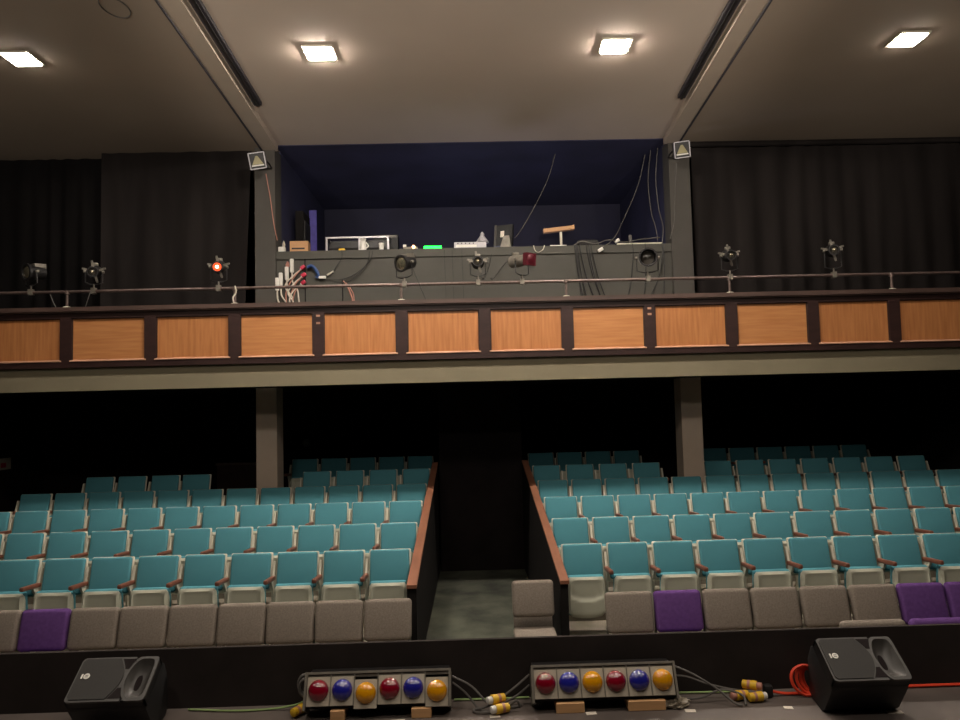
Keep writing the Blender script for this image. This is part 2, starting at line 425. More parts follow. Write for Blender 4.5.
# ------------------------------------------------------------------ ceiling lights
def ceiling_light(x, y, label, dm='diff'):
    t = thing('ceiling_light', label, 'ceiling light', (x, y, CZ), 0, 'square ceiling lights')
    h = .143
    fr = MB()
    for a in ((-h - .03, h + .03, -h - .03, -h), (-h - .03, h + .03, h, h + .03), (-h - .03, -h, -h, h), (h, h + .03, -h, h)):
        fr.box(*a, -.02, 0)
    fr.build('frame', 'offwhite', t)
    MB().box(-h, h, -h, h, -.030, 0).build('diffuser', dm, t)
ceiling_light(-5.09, 8.42, 'lit square ceiling light in the outer bay left of the left beam', 'diffdim')
ceiling_light(-1.68, 8.39, 'lit square ceiling light in the middle bay beside the left beam')
ceiling_light(1.725, 8.33, 'lit square ceiling light in the middle bay beside the right beam')
ceiling_light(5.11, 8.28, 'lit square ceiling light in the outer bay right of the right beam', 'diffdim')

# ------------------------------------------------------------------ theatre seats
def tiltx(a): return Matrix.Rotation(a, 4, 'X')
def make_seat(sgn):
    t = thing('theatre_seat', 'teal tip-up theatre seat', 'theatre seat')
    A = tiltx(R(-15))
    c = Vector((0, -.062, .757))
    MB().rbox(c + A.to_3x3() @ Vector((0, .028, -.005)), (.452, .03, .40), .014, 3, A).build('back_shell', 'shell', t, True)
    MB().rbox(c, (.428, .056, .378), .026, 4, A).build('backrest', 'teal', t, True)
    B = tiltx(R(4))
    MB().rbox((0, -.205, .44), (.40, .085, .42), .034, 4, B).build('seat_cushion', 'teal', t, True)
    # moulded underside of the folded seat
    nx, nz = 14, 16; vs = []; fs = []
    H = .42
    def half(v):
        w = .194 + .012 * math.sin(min(1, (1 - v) * 1.3) * math.pi / 2)
        if v < .22: w *= math.sqrt(max(0.0, 1 - ((.22 - v) / .22) ** 2 * .42))
        if v > .93: w -= (v - .93) * .25
        return w
    for k in range(nz + 1):
        v = k / nz
        for i in range(nx + 1):
            u = i / nx * 2 - 1
            e = min(1, (1 - abs(u)) * 5) * min(1, v * 6 + .0) * min(1, (1 - v) * 6)
            d = -.042 * min(1, .35 + e)
            if abs(u) < .72 and v > .55 - .10 * (u * u < .52) * math.cos(u * 1.9) and v < .93: d += .022
            vs.append((u * half(v), -.262 + d + .03 * (v - .5), .215 + H * v + (.02 * u * u if v < .1 else 0)))
    n0 = len(vs)
    for k in range(nz + 1):
        v = k / nz
        for i in (0, nx):
            u = i / nx * 2 - 1
            vs.append((u * half(v), -.24 + .03 * (v - .5), .215 + H * v + (.02 if v < .1 else 0)))
    W = nx + 1
    for k in range(nz):
        for i in range(nx): fs.append((k * W + i, k * W + i + 1, (k + 1) * W + i + 1, (k + 1) * W + i))
        fs.append((k * W, (k + 1) * W, n0 + 2 * (k + 1), n0 + 2 * k))
        fs.append((k * W + nx, n0 + 2 * k + 1, n0 + 2 * (k + 1) + 1, (k + 1) * W + nx))
        fs.append((n0 + 2 * k, n0 + 2 * k + 2, n0 + 2 * k + 3, n0 + 2 * k + 1))
    fs.append(tuple(range(nx, -1, -1)) + (n0, n0 + 1)); fs.append(tuple(nz * W + i for i in range(nx + 1)) + (n0 + 2 * nz + 1, n0 + 2 * nz))
    MB().add(vs, fs).build('seat_pan', 'pan', t, True)
    x = sgn * .25
    sp = [(.02, .84), (-.035, .85), (-.10, .69), (-.20, .68), (-.20, .66), (-.13, .56), (-.11, .04), (-.24, .03), (-.24, 0), (.0, 0), (.0, .03), (-.05, .04), (-.04, .5)]
    MB().prism(sp, 'x', x - .012, x + .012).build('standard', 'shell', t)
    MB().rbox((x, -.235, .695), (.048, .33, .046), .014, 3, tiltx(R(-4))).build('armrest', 'armwood', t, True)
    return t
seatR = make_seat(1); seatL = make_seat(-1)
ORD = ['aisle seat', 'second from aisle', 'third from aisle', 'fourth from aisle', 'fifth from aisle', 'sixth from aisle', 'seventh from aisle', 'eighth from aisle',
       'ninth from aisle', 'tenth from aisle', 'eleventh from aisle', 'twelfth from aisle', 'thirteenth from aisle']
ROWN = ['front row', 'second row', 'third row', 'fourth row', 'fifth row', 'sixth row']
used = {'L': False, 'R': False}
def put_seat(side, x, r, lab, grp):
    base = seatL if side == 'L' else seatR
    loc = (x, RY[r] + .0, TOP[r] - SH)
    if not used[side]:
        used[side] = True; base.location = loc; base['label'] = lab; base['group'] = grp; return base
    return copy_thing(base, loc, None, lab, grp)
NL = [9, 11, 12, 12, 4, 5]; NR = [9, 11, 12, 13, 4, 4]
for r in range(6):
    for side, cnt in (('L', NL[r]), ('R', NR[r])):
        nm = 'left' if side == 'L' else 'right'
        grp = 'teal seats in the %s of the %s block' % (ROWN[r], nm)
        pit = .5 if r != 4 else (.532 if side == 'L' else .540)
        for i in range(cnt):
            x = (-.955 - pit * i) if side == 'L' else (1.145 + pit * i)
            dark = 'shaded ' if r >= 4 else ''
            lab = '%steal tip-up theatre seat, %s, %s of %s block' % (dark, ORD[i], ROWN[r], nm)
            put_seat(side, x, r, lab, grp)
for i, x in enumerate((-4.47, -4.96, -5.49, -6.0)):
    put_seat('L', x, 4, 'shaded teal theatre seat, %s left of left column, in detached fifth-row group' % ['first', 'second', 'third', 'fourth'][i], 'detached teal seats left of the left column')
for i in range(7):
    put_seat('R', 3.93 + .53 * i, 4, 'shaded teal theatre seat, %s right of right column, fifth row' % ['first', 'second', 'third', 'fourth', 'fifth', 'sixth', 'seventh'][i], 'fifth-row teal seats right of the right column')
for i in range(6):
    put_seat('R', 4.18 + .497 * i, 5, 'darkest teal theatre seat, %s right of right column, back row' % ['first', 'second', 'third', 'fourth', 'fifth', 'sixth'][i], 'back-row teal seats right of the right column')

# ------------------------------------------------------------------ loose stacking chairs in front
def make_chair(fab, wd=.466, ph=.385, top=.865):
    t = thing('stacking_chair', 'chair', 'chair')
    A = tiltx(R(-15))
    bk = MB().rbox((0, .0, 0), (wd, .085, ph), .041, 5)
    for i, v in enumerate(bk.v):
        x, y, z = v; q = max(0, -z / ph - .1)
        e = min(1, (1 - abs(x) / (wd / 2 + .003)) * 5) * min(1, (1 - abs(z) / (ph / 2)) * 5)
        bk.v[i] = tuple(Vector((0, -.05, top - ph / 2)) + A.to_3x3() @ Vector((x * (1 - .03 * q), y - .02 * (1 - e) * 0, z)))
    bk.build('backrest', fab, t, True)
    MB().rbox((0, -.27, .425), (wd - .01, .44, .075), .03, 4).build('seat', fab, t, True)
    if ph < .37: MB().rbox((0, .025, .49), (wd - .03, .035, .12), .012, 3, A).build('lower_back', fab, t, True)
    h = wd / 2 - .03
    for s in (-1, 1):
        MB().tube([(s * h, -.44, 0), (s * h, -.42, .39)], .012, 8).build('leg', 'chairmetal', t, True)
        MB().tube([(s * h, .10, 0), (s * h, .035, .40), (s * h, .06, .8)], .012, 8).build('leg', 'chairmetal', t, True)
    MB().tube([(-h, -.42, .385), (h, -.42, .385)], .01, 8).tube([(-h, .0, .385), (h, .0, .385)], .01, 8).build('seat_frame', 'chairmetal', t, True)
    return t
proto = {}
def put_chair(fab, loc, lab, grp, rz=0, key=None, **kw):
    key = key or fab
    if key not in proto:
        c = make_chair(fab, **kw); proto[key] = c; c.location = loc; c.rotation_euler = (0, 0, rz); tag(c, lab, 'chair', grp); return c
    return copy_thing(proto[key], loc, rz, lab, grp)
CY = 7.44
lx = [-1.121 - .471 * i for i in range(9)]
names = ['first', 'second', 'third', 'fourth', 'fifth', 'sixth', 'seventh']
for i, x in enumerate(lx):
    c = x + .235
    if i == 7: put_chair('purple', (c, CY, FL), 'purple fabric chair in the loose front row left of the aisle', 'loose chairs left of the aisle')
    elif i == 8: put_chair('greyfab', (c, CY, FL), 'grey fabric chair beyond the purple chair at the left end', 'loose chairs left of the aisle')
    else: put_chair('greyfab', (c, CY, FL), 'grey fabric chair, %s from the aisle in the loose left front row' % names[i], 'loose chairs left of the aisle')
rx = [1.23, 1.71, 2.19, 2.67, 3.16, 3.65, 4.13, 4.61]
rl = ['grey fabric chair between the aisle wall and the lone purple chair', 'lone purple fabric chair between grey ones in the right front row',
      'grey fabric chair just right of the lone purple chair', 'grey fabric chair, second right of the lone purple chair', 'grey fabric chair, third right of the lone purple chair',
      'grey fabric chair just left of the pair of purple chairs', 'left purple chair of the pair at the right end', 'purple chair at the right edge of the loose front row']
for i, x in enumerate(rx):
    put_chair('purple' if i in (1, 6, 7) else 'greyfab', (x + .24, CY - .0, FL), rl[i], 'loose chairs right of the aisle')
put_chair('greyfab', (.556, 7.80, FL), 'single grey chair standing in the aisle mouth', 'aisle chair', 0, 'aislechair', wd=.43, ph=.36, top=.92)
put_chair('greyfab', (3.17, 6.08, FL), 'nearer grey chair of which only the top shows over the black wall', 'nearer chairs behind the wall', 0, 'nearchair', wd=.53, top=.925)
put_chair('purple', (3.74, 6.08, FL), 'nearer purple chair of which only the top shows over the black wall', 'nearer chairs behind the wall', 0, 'nearpurple', wd=.54, top=.925)

# ------------------------------------------------------------------ stage lanterns on the pipe rail
def lantern(kind, x, yaw, pitch, label, cz=.30):
    t = thing('stage_lantern', label, 'stage light', (x, BY + .03, 3.335), 0, 'stage lanterns clamped on the pipe rail')
    # clamp and yoke
    MB().box(-.028, .028, -.035, .035, -.035, .045).tube([(0, 0, .03), (0, 0, .10)], .011, 8).build('clamp', 'greymetal', t)
    rb = .125 if kind in ('par', 'fresnel') else .085
    if kind == 'gel': rb = .10
    Y = Matrix.Rotation(yaw, 4, 'Z')
    yk = [Y @ Vector(p) for p in ((-rb - .02, 0, cz), (-rb - .02, 0, .12), (-rb * .5, 0, .095), (rb * .5, 0, .095), (rb + .02, 0, .12), (rb + .02, 0, cz))]
    MB().tube(yk, .009, 6).build('yoke', 'blackmetal', t, True)
    for s in (-1, 1):
        MB().lathe([(.02, 0), (.02, .03)], Matrix.Translation(Y @ Vector((s * (rb + .012), 0, cz))) @ Y @ Matrix.Rotation(s * math.pi / 2, 4, 'Y'), 10).build('knob', 'greymetal', t)
    X = Matrix.Translation((0, 0, cz)) @ Y @ Matrix.Rotation(math.pi / 2 + pitch, 4, 'X')     # local +z points to the stage
    if kind == 'par':
        MB().lathe([(.05, -.20), (.075, -.19), (.11, -.08), (.118, .02), (.122, .10), (.132, .10), (.132, .112), (.112, .112), (.105, .02), (.03, -.04)], X, 24, True, True).build('housing', 'blackmetal', t, True)
        MB().lathe([(.104, .0), (.09, .012), (.0005, .02)], X, 24).build('lens', 'lens', t, True)
    elif kind == 'fresnel':
        MB().lathe([(.05, -.17), (.085, -.165), (.095, -.06), (.105, .04), (.122, .05), (.122, .075), (.095, .075), (.09, .05)], X, 24, True, False).build('housing', 'blackmetal', t, True)
        MB().lathe([(.092, .045), (.085, .06), (.05, .072), (.0005, .078)], X, 20).build('lens', 'mirror', t, True)
        MB().box(-.06, .06, -.02, .12, -.17, -.02, X @ Matrix.Translation((0, .06, 0)) if False else X).build('rear_housing', 'greymetal', t)
    elif kind == 'gel':
        MB().lathe([(.05, -.22), (.085, -.20), (.09, -.08), (.08, .0), (.08, .12)], X, 20).build('housing', 'greymetal', t, True)
        MB().box(-.085, .085, -.085, .085, .12, .20, X).build('gel_frame', 'redgel', t)
        MB().lathe([(.07, .20), (.05, .212), (.0005, .216)], X, 16).build('lens', 'redgel', t, True)
    else:
        MB().lathe([(.03, -.24), (.07, -.22), (.09, -.14), (.092, -.06), (.07, -.02), (.062, .02), (.062, .17), (.072, .175), (.072, .20), (.058, .20), (.055, .15)], X, 20, True, False).build('housing', 'blackmetal', t, True)
        MB().lathe([(.057, .16), (.045, .172), (.0005, .178)], X, 16).build('lens', 'redglow' if kind == 'lit' else 'lens', t, True)
        MB().lathe([(.022, .179), (.012, .183), (.0005, .184)], X, 10).build('lens_centre', 'hotlens' if kind == 'lit' else 'mirror', t, True)
        for a in (20, 100, 165, -75):
            ca, sa = math.cos(R(a)), math.sin(R(a))
            q = Matrix.Rotation(R(a), 4, 'Z')
            MB().box(.06, .135, -.016, .016, -.012, -.007, X @ q).rbox((0, 0, 0), (.03, .026, .02), .006, 2, X @ q @ Matrix.Translation((.14, 0, -.01))).build('shutter_handle', 'greymetal', t)
    MB().rbox((0, 0, 0), (.075, .06, .08), .012, 2, X @ Matrix.Translation((0, .095 if kind != 'par' else .115, -.13))).build('lamp_cap', 'greymetal', t, True)
lantern('fresnel', -6.02, R(-32), R(4), 'dull bulky stage lantern at the left end of the pipe rail', .28)
lantern('profile', -5.17, R(20), R(10), 'stage lantern with bright lens ring, second from the left end', .27)
lantern('lit', -3.47, R(12), R(10), 'stage lantern with a glowing red lens', .30)
lantern('fresnel', -.92, R(-38), R(12), 'wide stage lantern turned left, below the green LED bar', .30)
lantern('profile', .10, R(0), R(6), 'slim stage lantern with round lens below the silver bell shade', .29)
lantern('gel', .71, R(38), R(4), 'stage lantern carrying a red colour gel', .30)
lantern('par', 2.46, R(-6), R(6), 'round black can lantern with dark open mouth beside right column', .30)
lantern('profile', 3.61, R(-10), R(10), 'grey stage lantern just right of the right column', .31)
lantern('profile', 5.07, R(-20), R(8), 'grey stage lantern farthest right on the pipe rail', .35)

# floodlights on the columns
def flood(x, z, roll, label, px):
    t = thing('floodlight', label, 'floodlight', (x, 11.0, z), 0, 'square floodlights on the columns')
    X = Matrix.Rotation(roll, 4, 'Y') @ tiltx(R(14))
    h = .122; fr = MB()
    for a in ((-h, h, -h, -h + .012), (-h, h, h - .012, h), (-h, -h + .012, -h, h), (h - .012, h, -h, h)):
        fr.box(a[0], a[1], -.02, .02, a[2], a[3], X)
    fr.build('bezel', 'silver', t)
    MB().box(-h + .01, h - .01, .0, .08, -h + .01, h - .01, X).build('housing', 'blackmetal', t)
    MB().prism([(-.085, -.055), (.085, -.055), (.015, .07), (-.015, .07)], 'y', -.012, 0, X).build('reflector', 'floodglass', t)
    MB().box(-.09, .09, -.018, -.006, -.078, -.06, X).build('lamp_tube', 'white', t)
    MB().tube([(-h - .01, .03, 0), (-h - .01, .18, -.0), (-h - .01, .30, -.02)], .012, 6).tube([(h + .01, .03, 0), (h + .01, .18, 0), (h + .01, .30, -.02)], .012, 6).tube([(-h - .01, .30, -.02), (h + .01, .30, -.02)], .012, 6).build('bracket', 'blackmetal', t)
flood(-3.15, 5.375, R(-7), 'square floodlight with silver rim on top of the left column', 0)
flood(3.235, 5.425, R(-7), 'square floodlight with silver rim on top of the right column', 0)
cable('flood_cable', [(-3.08, 11.2, 5.24), (-3.05, 11.32, 4.9), (-3.0, 11.33, 4.5), (-2.96, 11.37, 4.25)], .007, 'cabpink', 'pinkish cable hanging below the left floodlight', 'floodlight cables')
cable('flood_cable', [(3.2, 11.2, 5.28), (3.20, 11.33, 4.9), (3.16, 11.33, 4.4), (3.10, 11.37, 4.15)], .007, 'cabgrey', 'grey cable hanging below the right floodlight', 'floodlight cables')
o = MB().tube([(-3.53 + .13 * math.cos(a), 7.36 + .20 * math.sin(a), 5.744) for a in [2 * math.pi * i / 28 for i in range(28)]], .006, 5, True).build('wire_loop', 'cabgrey', None, True)
tag(o, 'loop of thin dark wire on the ceiling near the left beam', 'wire')

# ------------------------------------------------------------------ booth contents on the ledge (top z 4.08)
LZ = 4.08
t = thing('cardboard_box', 'open brown cardboard box on the booth ledge', 'box', (-2.655, 11.56, LZ))
MB().box(-.14, .14, -.09, .09, 0, .175).build('carton', 'cardboard', t)
MB().box(-.11, .09, -.094, -.09, .045, .07).build('slot', 'blackmetal', t)
t = thing('white_box', 'small white box at the left end of the booth ledge', 'box', (-2.92, 11.5, LZ))
MB().rbox((0, 0, .045), (.10, .09, .09), .01, 2).build('casing', 'white', t, True)
MB().lathe([(.02, .09), (.025, .13), (.012, .17), (.005, .19)], Matrix.Translation((.025, 0, 0)), 10).build('cap', 'cabwhite', t, True)
t = thing('metal_frame', 'pale metal open frame standing on the booth ledge', 'frame', (-1.755, 11.58, LZ))
fr = MB()
for x in (-.49, .02, .47): fr.box(x - .014, x + .014, -.014, .014, 0, .225)
fr.build('upright', 'silver', t)
MB().box(-.505, .485, -.014, .014, .225, .25).build('top_bar', 'silver', t)
fr = MB()
for x in (-.49, .47): fr.box(x - .014, x + .014, .014, .30, .225, .25)
fr.box(-.505, .485, .28, .30, 0.0, .25).build('rear_frame', 'blackmetal', t)
t = thing('sound_desk', 'dark mixing desk with raised lid behind the metal frame', 'mixing desk', (-1.40, 12.1, 3.0))
MB().box(-.55, .55, -.2, .4, 0, 1.12).build('plinth', 'blackmetal', t)
MB().box(-.18, .22, -.05, .15, 1.12, 1.46).build('lid', 'spkbox', t)
MB().box(-.16, .20, -.06, -.05, 1.41, 1.45).build('strip', 'cabgrey', t)
o = MB().rbox((-2.0, 11.52, LZ + .028), (.10, .07, .055), .02, 3).build('yellow_duster', 'plugyel', None, True); tag(o, 'small yellow cloth inside the pale metal frame', 'cloth')
t = thing('white_jug', 'tall white jug standing inside the metal frame', 'jug', (-1.67, 11.53, LZ))
MB().lathe([(.045, 0), (.05, .04), (.05, .13), (.04, .16), (.05, .20)], None, 14).build('jug_body', 'white', t, True)
MB().tube(spline([(.045, 0, .05), (.08, 0, .09), (.045, 0, .15)]), .009, 6).build('handle', 'white', t, True)
o = MB().lathe([(.03, 0), (.036, .06), (.044, .125), (.038, .125)], Matrix.Translation((-1.385, 11.52, LZ)), 14).build('white_cup', 'white', None, True); tag(o, 'white cup at the right side inside the metal frame', 'cup')
t = thing('indicator_unit', 'small grey unit with a glowing amber lamp on the booth ledge', 'control unit', (-.93, 11.52, LZ))
MB().rbox((0, 0, .025), (.22, .10, .05), .008, 2).build('casing', 'greymetal', t)
MB().lathe([(.026, 0), (.022, .02), (.0005, .028)], Matrix.Translation((.05, -.05, .045)) @ Matrix.Rotation(R(90), 4, 'X'), 12).build('indicator', 'amberled', t, True)
MB().rbox((-.09, -.01, .07), (.05, .05, .04), .008, 2).build('knob', 'white', t)
t = thing('led_bar', 'glowing green LED bar on the booth ledge', 'LED light', (-.585, 11.5, LZ))
MB().box(-.145, .145, -.02, .04, 0, .03).build('bar_body', 'blackmetal', t)
MB().box(-.135, .135, -.026, -.02, .012, .055).build('light_strip', 'led', t)
t = thing('rack_console', 'long pale grey console on the booth ledge', 'console', (.0, 11.52, LZ))
MB().rbox((0, 0, .05), (.50, .16, .10), .008, 2).build('casing', 'silver', t)
MB().box(-.22, .10, -.086, -.08, .02, .055).build('faceplate', 'white', t)
for i in range(5): MB().lathe([(.010, 0), (.010, .012)], Matrix.Translation((-.19 + i * .06, -.086, .075)) @ Matrix.Rotation(R(90), 4, 'X'), 8).build('knob', 'blackmetal', t)
t = thing('bell_shade', 'silver bell-shaped lamp shade standing on the pale console', 'lamp shade', (.19, 11.52, LZ + .10))
MB().lathe([(.105, 0), (.10, .012), (.075, .05), (.045, .085), (.032, .11), (.032, .14), (.012, .17)], None, 20).build('shade', 'silver', t, True)
MB().lathe([(.05, .06), (.05, .075)], None, 16).build('ring', 'white', t, True)
t = thing('monitor', 'dark tilted monitor with a pale note stuck on it', 'monitor', (.52, 11.58, LZ), R(-24))
X = tiltx(R(-10))
MB().box(-.15, .15, -.02, .03, .06, .40, X).build('screen', 'spkbox', t)
MB().box(-.155, -.12, -.03, .03, .05, .41, X).build('side_frame', 'spkrim', t)
MB().prism([(-.04, 0), (.15, 0), (.12, .2), (.03, .2)], 'y', -.06, -.02).build('stand', 'greymetal', t)
MB().box(-.05, .01, -.026, -.02, .20, .30, X).build('note', 'tape', t)
t = thing('work_lamp', 'pale wooden board lamp on a thin stem, upright on the ledge', 'lamp', (1.425, 11.52, LZ))
MB().box(-.245, .24, -.05, .05, .255, .315, Matrix.Rotation(R(-6), 4, 'Y')).build('head', 'cardboard', t)
MB().box(-.018, .018, -.012, .012, .02, .25).build('stem', 'offwhite', t)
MB().rbox((-.05, 0, .015), (.26, .10, .03), .008, 2).build('base', 'white', t)
o = MB().box(2.284, 2.98, 11.40, 11.46, LZ, LZ + .022).build('wooden_strip', 'offwhite'); tag(o, 'long pale strip on the right end of the booth ledge', 'strip')
o = MB().rbox((0, 0, 0), (.09, .05, .05), .01, 2, Matrix.Translation((2.01, 11.36, 3.995)) @ Matrix.Rotation(R(-30), 4, 'Y')).build('cable_adaptor', 'white', None, True); tag(o, 'white cable adaptor hanging over the ledge beside the dark cables', 'adaptor', 'white adaptors')
o = MB().rbox((0, 0, 0), (.08, .05, .05), .01, 2, Matrix.Translation((2.30, 11.50, 4.16)) @ Matrix.Rotation(R(-35), 4, 'Y')).build('cable_adaptor', 'white', None, True); tag(o, 'white cable adaptor on the ledge at the pale strip end', 'adaptor', 'white adaptors')
fr = MB()
o = MB().rbox((2.52, 11.55, LZ + .09), (.05, .05, .18), .012, 2).build('bottle', 'cabgrey', None, True); tag(o, 'small grey bottle standing behind the pale strip', 'bottle')
o = MB().rbox((1.85, 11.58, LZ + .06), (.34, .16, .12), .05, 3).build('dark_bag', 'cabblk', None, True); tag(o, 'dark lumpy bag on the ledge between the work lamp and pale strip', 'bag')
o = MB().box(-2.93, -2.80, 13.5, 13.54, 3.0, 5.28).build('purple_board', 'purpleboard'); tag(o, 'tall purple board standing in the booth behind the cardboard box', 'board')
t = thing('equipment_case', 'tall black equipment case against the left booth wall', 'case', (-2.75, 12.55, 3.0))
MB().box(-.15, -.02, -.25, .25, 0, 1.95).build('case_body', 'black', t)
MB().box(-.02, 0, -.2, .2, .2, 1.8).build('case_door', 'blackmetal', t)

# cables in the booth
cable('hanging_cable', [(1.42, 11.9, 5.70), (1.33, 11.9, 5.4), (1.2, 11.9, 5.1), (.98, 11.9, 4.7), (.80, 11.75, 4.40), (.70, 11.55, 4.25)], .006, 'cabgrey', 'thin cable curving down in the middle of the booth opening', 'cables in the booth opening')
cable('hanging_cable', [(2.89, 11.9, 5.66), (2.757, 11.9, 5.16), (2.473, 11.8, 4.556), (2.25, 11.55, 4.2), (2.03, 11.37, 4.03)], .006, 'cabgrey', 'thin cable curving down to the white adaptor over the ledge', 'cables in the booth opening')
cable('hanging_cable', [(2.96, 11.8, 5.70), (2.90, 11.8, 5.2), (2.93, 11.8, 4.7), (2.97, 11.7, 4.4), (2.97, 11.6, 4.12)], .006, 'cabgrey', 'left of two upright cables at the right booth jamb', 'cables in the booth opening')
cable('hanging_cable', [(3.05, 11.7, 5.70), (3.0, 11.7, 5.2), (3.03, 11.7, 4.7), (3.06, 11.6, 4.4), (3.02, 11.55, 4.12)], .007, 'cabgrey', 'right pale cable of two at the right booth jamb', 'cables in the booth opening')
cable('ledge_cable', [(1.62, 11.46, 4.10), (1.75, 11.46, 4.16), (1.95, 11.46, 4.11), (2.15, 11.46, 4.17), (2.4, 11.5, 4.14), (2.7, 11.5, 4.18), (2.98, 11.5, 4.2)], .008, 'cabgrey', 'pale tangled cable lying along the ledge by the pale strip', 'cables on the booth ledge')
cable('ledge_cable', [(.98, 11.385, 4.09), (1.0, 11.37, 4.01), (1.05, 11.37, 3.98), (1.12, 11.37, 4.02), (1.15, 11.385, 4.09)], .006, 'cabwhite', 'short white cable drooping over the ledge left of the work lamp', 'cables on the booth ledge')
# bundle of dark cables hanging down the booth wall
YC = 11.385
rn = random.Random(4)
drops = [(1.62, 1.80, 'first'), (1.66, 1.86, 'second'), (1.70, 2.02, 'third'), (1.64, 1.74, 'fourth'), (1.84, 2.1, 'fifth'), (1.88, 2.2, 'sixth'), (1.80, 2.14, 'seventh')]
for i, (xa, xb, nm) in enumerate(drops):
    pts = [(xa, YC + .02, 4.085), (xa + .01, YC - .012, 3.95), (xa + (xb - xa) * .25, YC - .008, 3.6), (xa + (xb - xa) * .6, YC - .008, 3.25), (xb, YC - .01, 2.9), (xb + .06, YC - .01, 2.6)]
    cable('dark_cable', pts, .010 if i % 2 else .013, 'cabblk', '%s from the left in the dark cable bundle right of the work lamp' % nm, 'dark cables down the booth wall')
for xa, xb, lab in ((2.52, 2.33, 'left single dark cable curving down the booth wall under the pale strip'), (2.72, 2.62, 'middle single dark cable down the booth wall left of the can lantern'),
                    (2.98, 2.6, 'dark cable passing behind the round can lantern'), (3.0, 2.95, 'dark cable hanging close to the right column')):
    cable('dark_cable', [(xa, YC + .02, 4.085), (xa, YC - .01, 3.9), (xa + (xb - xa) * .25, YC - .008, 3.5), (xa + (xb - xa) * .7, YC - .008, 3.15), (xb, YC - .008, 2.7)], .009, 'cabblk', lab, 'dark cables down the booth wall')
for pts, lab in (([(-1.50, YC + .02, 4.085), (-1.55, YC - .01, 3.9), (-1.75, YC - .008, 3.72), (-2.0, YC - .008, 3.62), (-2.2, YC - .01, 3.66)], 'dark cable looping from the metal frame down to the white socket'),
                 ([(-1.55, YC + .02, 4.085), (-1.6, YC - .012, 3.85), (-1.85, YC - .012, 3.6), (-2.1, YC - .012, 3.58)], 'lower dark cable looping below the metal frame'),
                 ([(-1.98, YC + .02, 4.085), (-1.98, YC - .01, 3.95), (-2.08, YC - .01, 3.8), (-2.14, YC - .01, 3.7)], 'short dark cable dropping to the white connector')):
    cable('dark_cable', pts, .007, 'cabblk', lab, 'dark cables under the metal frame')
for i, (x, n) in enumerate(((-.40, 'first'), (-.28, 'second'), (-.13, 'third'))):
    cable('thin_cable', [(x, YC + .02, 4.085), (x, YC - .01, 3.9), (x + .01, YC - .008, 3.4), (x, YC - .008, 2.7)], .004, 'cabblk', '%s thin cable hanging below the green LED bar' % n, 'thin cables under the LED bar')
for i, (x0, x1, nm) in enumerate(((.36, .2, 'left'), (.66, .33, 'right'))):
    cable('thin_cable', [(x0, YC + .02, 4.085), (x0 - .05, YC - .01, 3.9), ((x0 + x1) / 2, YC - .2, 3.75), (x1, YC - .5, 3.5), (x1 - .05, YC - .9, 3.45)], .005, 'cabblk', '%s thin cable running from the monitor to the lantern' % nm, 'thin cables by the monitor')
# sockets and plugs left of the booth wall
for i, (x, z0, z1, nm) in enumerate(((-2.965, 3.47, 3.67, 'lowest white upright connector beside the left column'), (-2.91, 3.545, 3.745, 'second white upright connector from the left column'),
                                     (-2.82, 3.63, 3.835, 'third white upright connector, with an orange tip'), (-2.74, 3.745, 3.957, 'topmost white upright connector near the ledge'))):
    t = thing('cable_connector', nm, 'connector', (x, 11.365, z0), 0, 'white upright connectors on the booth wall')
    MB().rbox((0, 0, (z1 - z0) / 2), (.056, .05, z1 - z0), .012, 3).build('connector_body', 'white', t, True)
    MB().tube(spline([(0, 0, 0), (.01, 0, -.15), (.08, 0, -.27), (.10, .0, -.42), (.14, 0, -.8)]), .012, 6).build('lead', 'cabwhite', t, True)
    if i == 2: MB().lathe([(.028, 0), (.03, .04), (.012, .08)], Matrix.Translation((.015, 0, z1 - z0)), 10).build('tip', 'cabpink', t, True)
for i, (x, z, nm) in enumerate(((-2.574, 3.82, 'top'), (-2.56, 3.705, 'middle'), (-2.568, 3.59, 'lowest'))):
    t = thing('red_plug', '%s red plug of three in the column on the booth wall' % nm, 'plug', (x, 11.37, z), 0, 'red plugs on the booth wall')
    MB().rbox((0, 0, 0), (.075, .06, .055), .012, 2, Matrix.Rotation(R(-35), 4, 'Y')).build('plug_body', 'plugred', t, True)
    MB().rbox((-.03, 0, -.03), (.03, .04, .03), .008, 2).build('collar', 'white', t, True)
    for q in range(2):
        MB().tube(spline([(-.03, 0, -.03), (-.12 - .03 * q, -.01, -.13), (-.22 - .05 * q + .03 * i, -.01 - .01 * q, -.28), (-.26 + .06 * q + .04 * i, -.01, -.45), (-.20 - .06 * q, -.01, -.75)]), .010, 6).build('lead', 'cabwhite' if q else 'cabpink', t, True)
o = cable('blue_cable', [(-2.50, 11.37, 3.82), (-2.44, 11.36, 3.84), (-2.38, 11.36, 3.79), (-2.34, 11.37, 3.70), (-2.37, 11.37, 3.66)], .026, 'plugblue', 'thick blue cable end beside the red plugs')
o = MB().rbox((-2.277, 11.37, 3.66), (.108, .04, .042), .008, 2).build('wall_socket', 'white', None, True); tag(o, 'small white socket on the booth wall right of the blue cable', 'socket')
o = MB().rbox((0, 0, 0), (.12, .03, .024), .006, 2, Matrix.Translation((-2.155, 11.38, 3.725)) @ Matrix.Rotation(R(-29), 4, 'Y')).build('white_connector', 'cabwhite', None, True); tag(o, 'slanted white connector above the wall socket', 'connector')
cable('pink_cable', [(-1.96, 11.38, 3.60), (-1.90, 11.37, 3.52), (-1.85, 11.37, 3.40), (-1.82, 11.37, 3.28), (-1.84, 11.37, 3.05)], .011, 'cabpink', 'left pink cable slanting down to the balcony rail', 'pink cables on the booth wall')
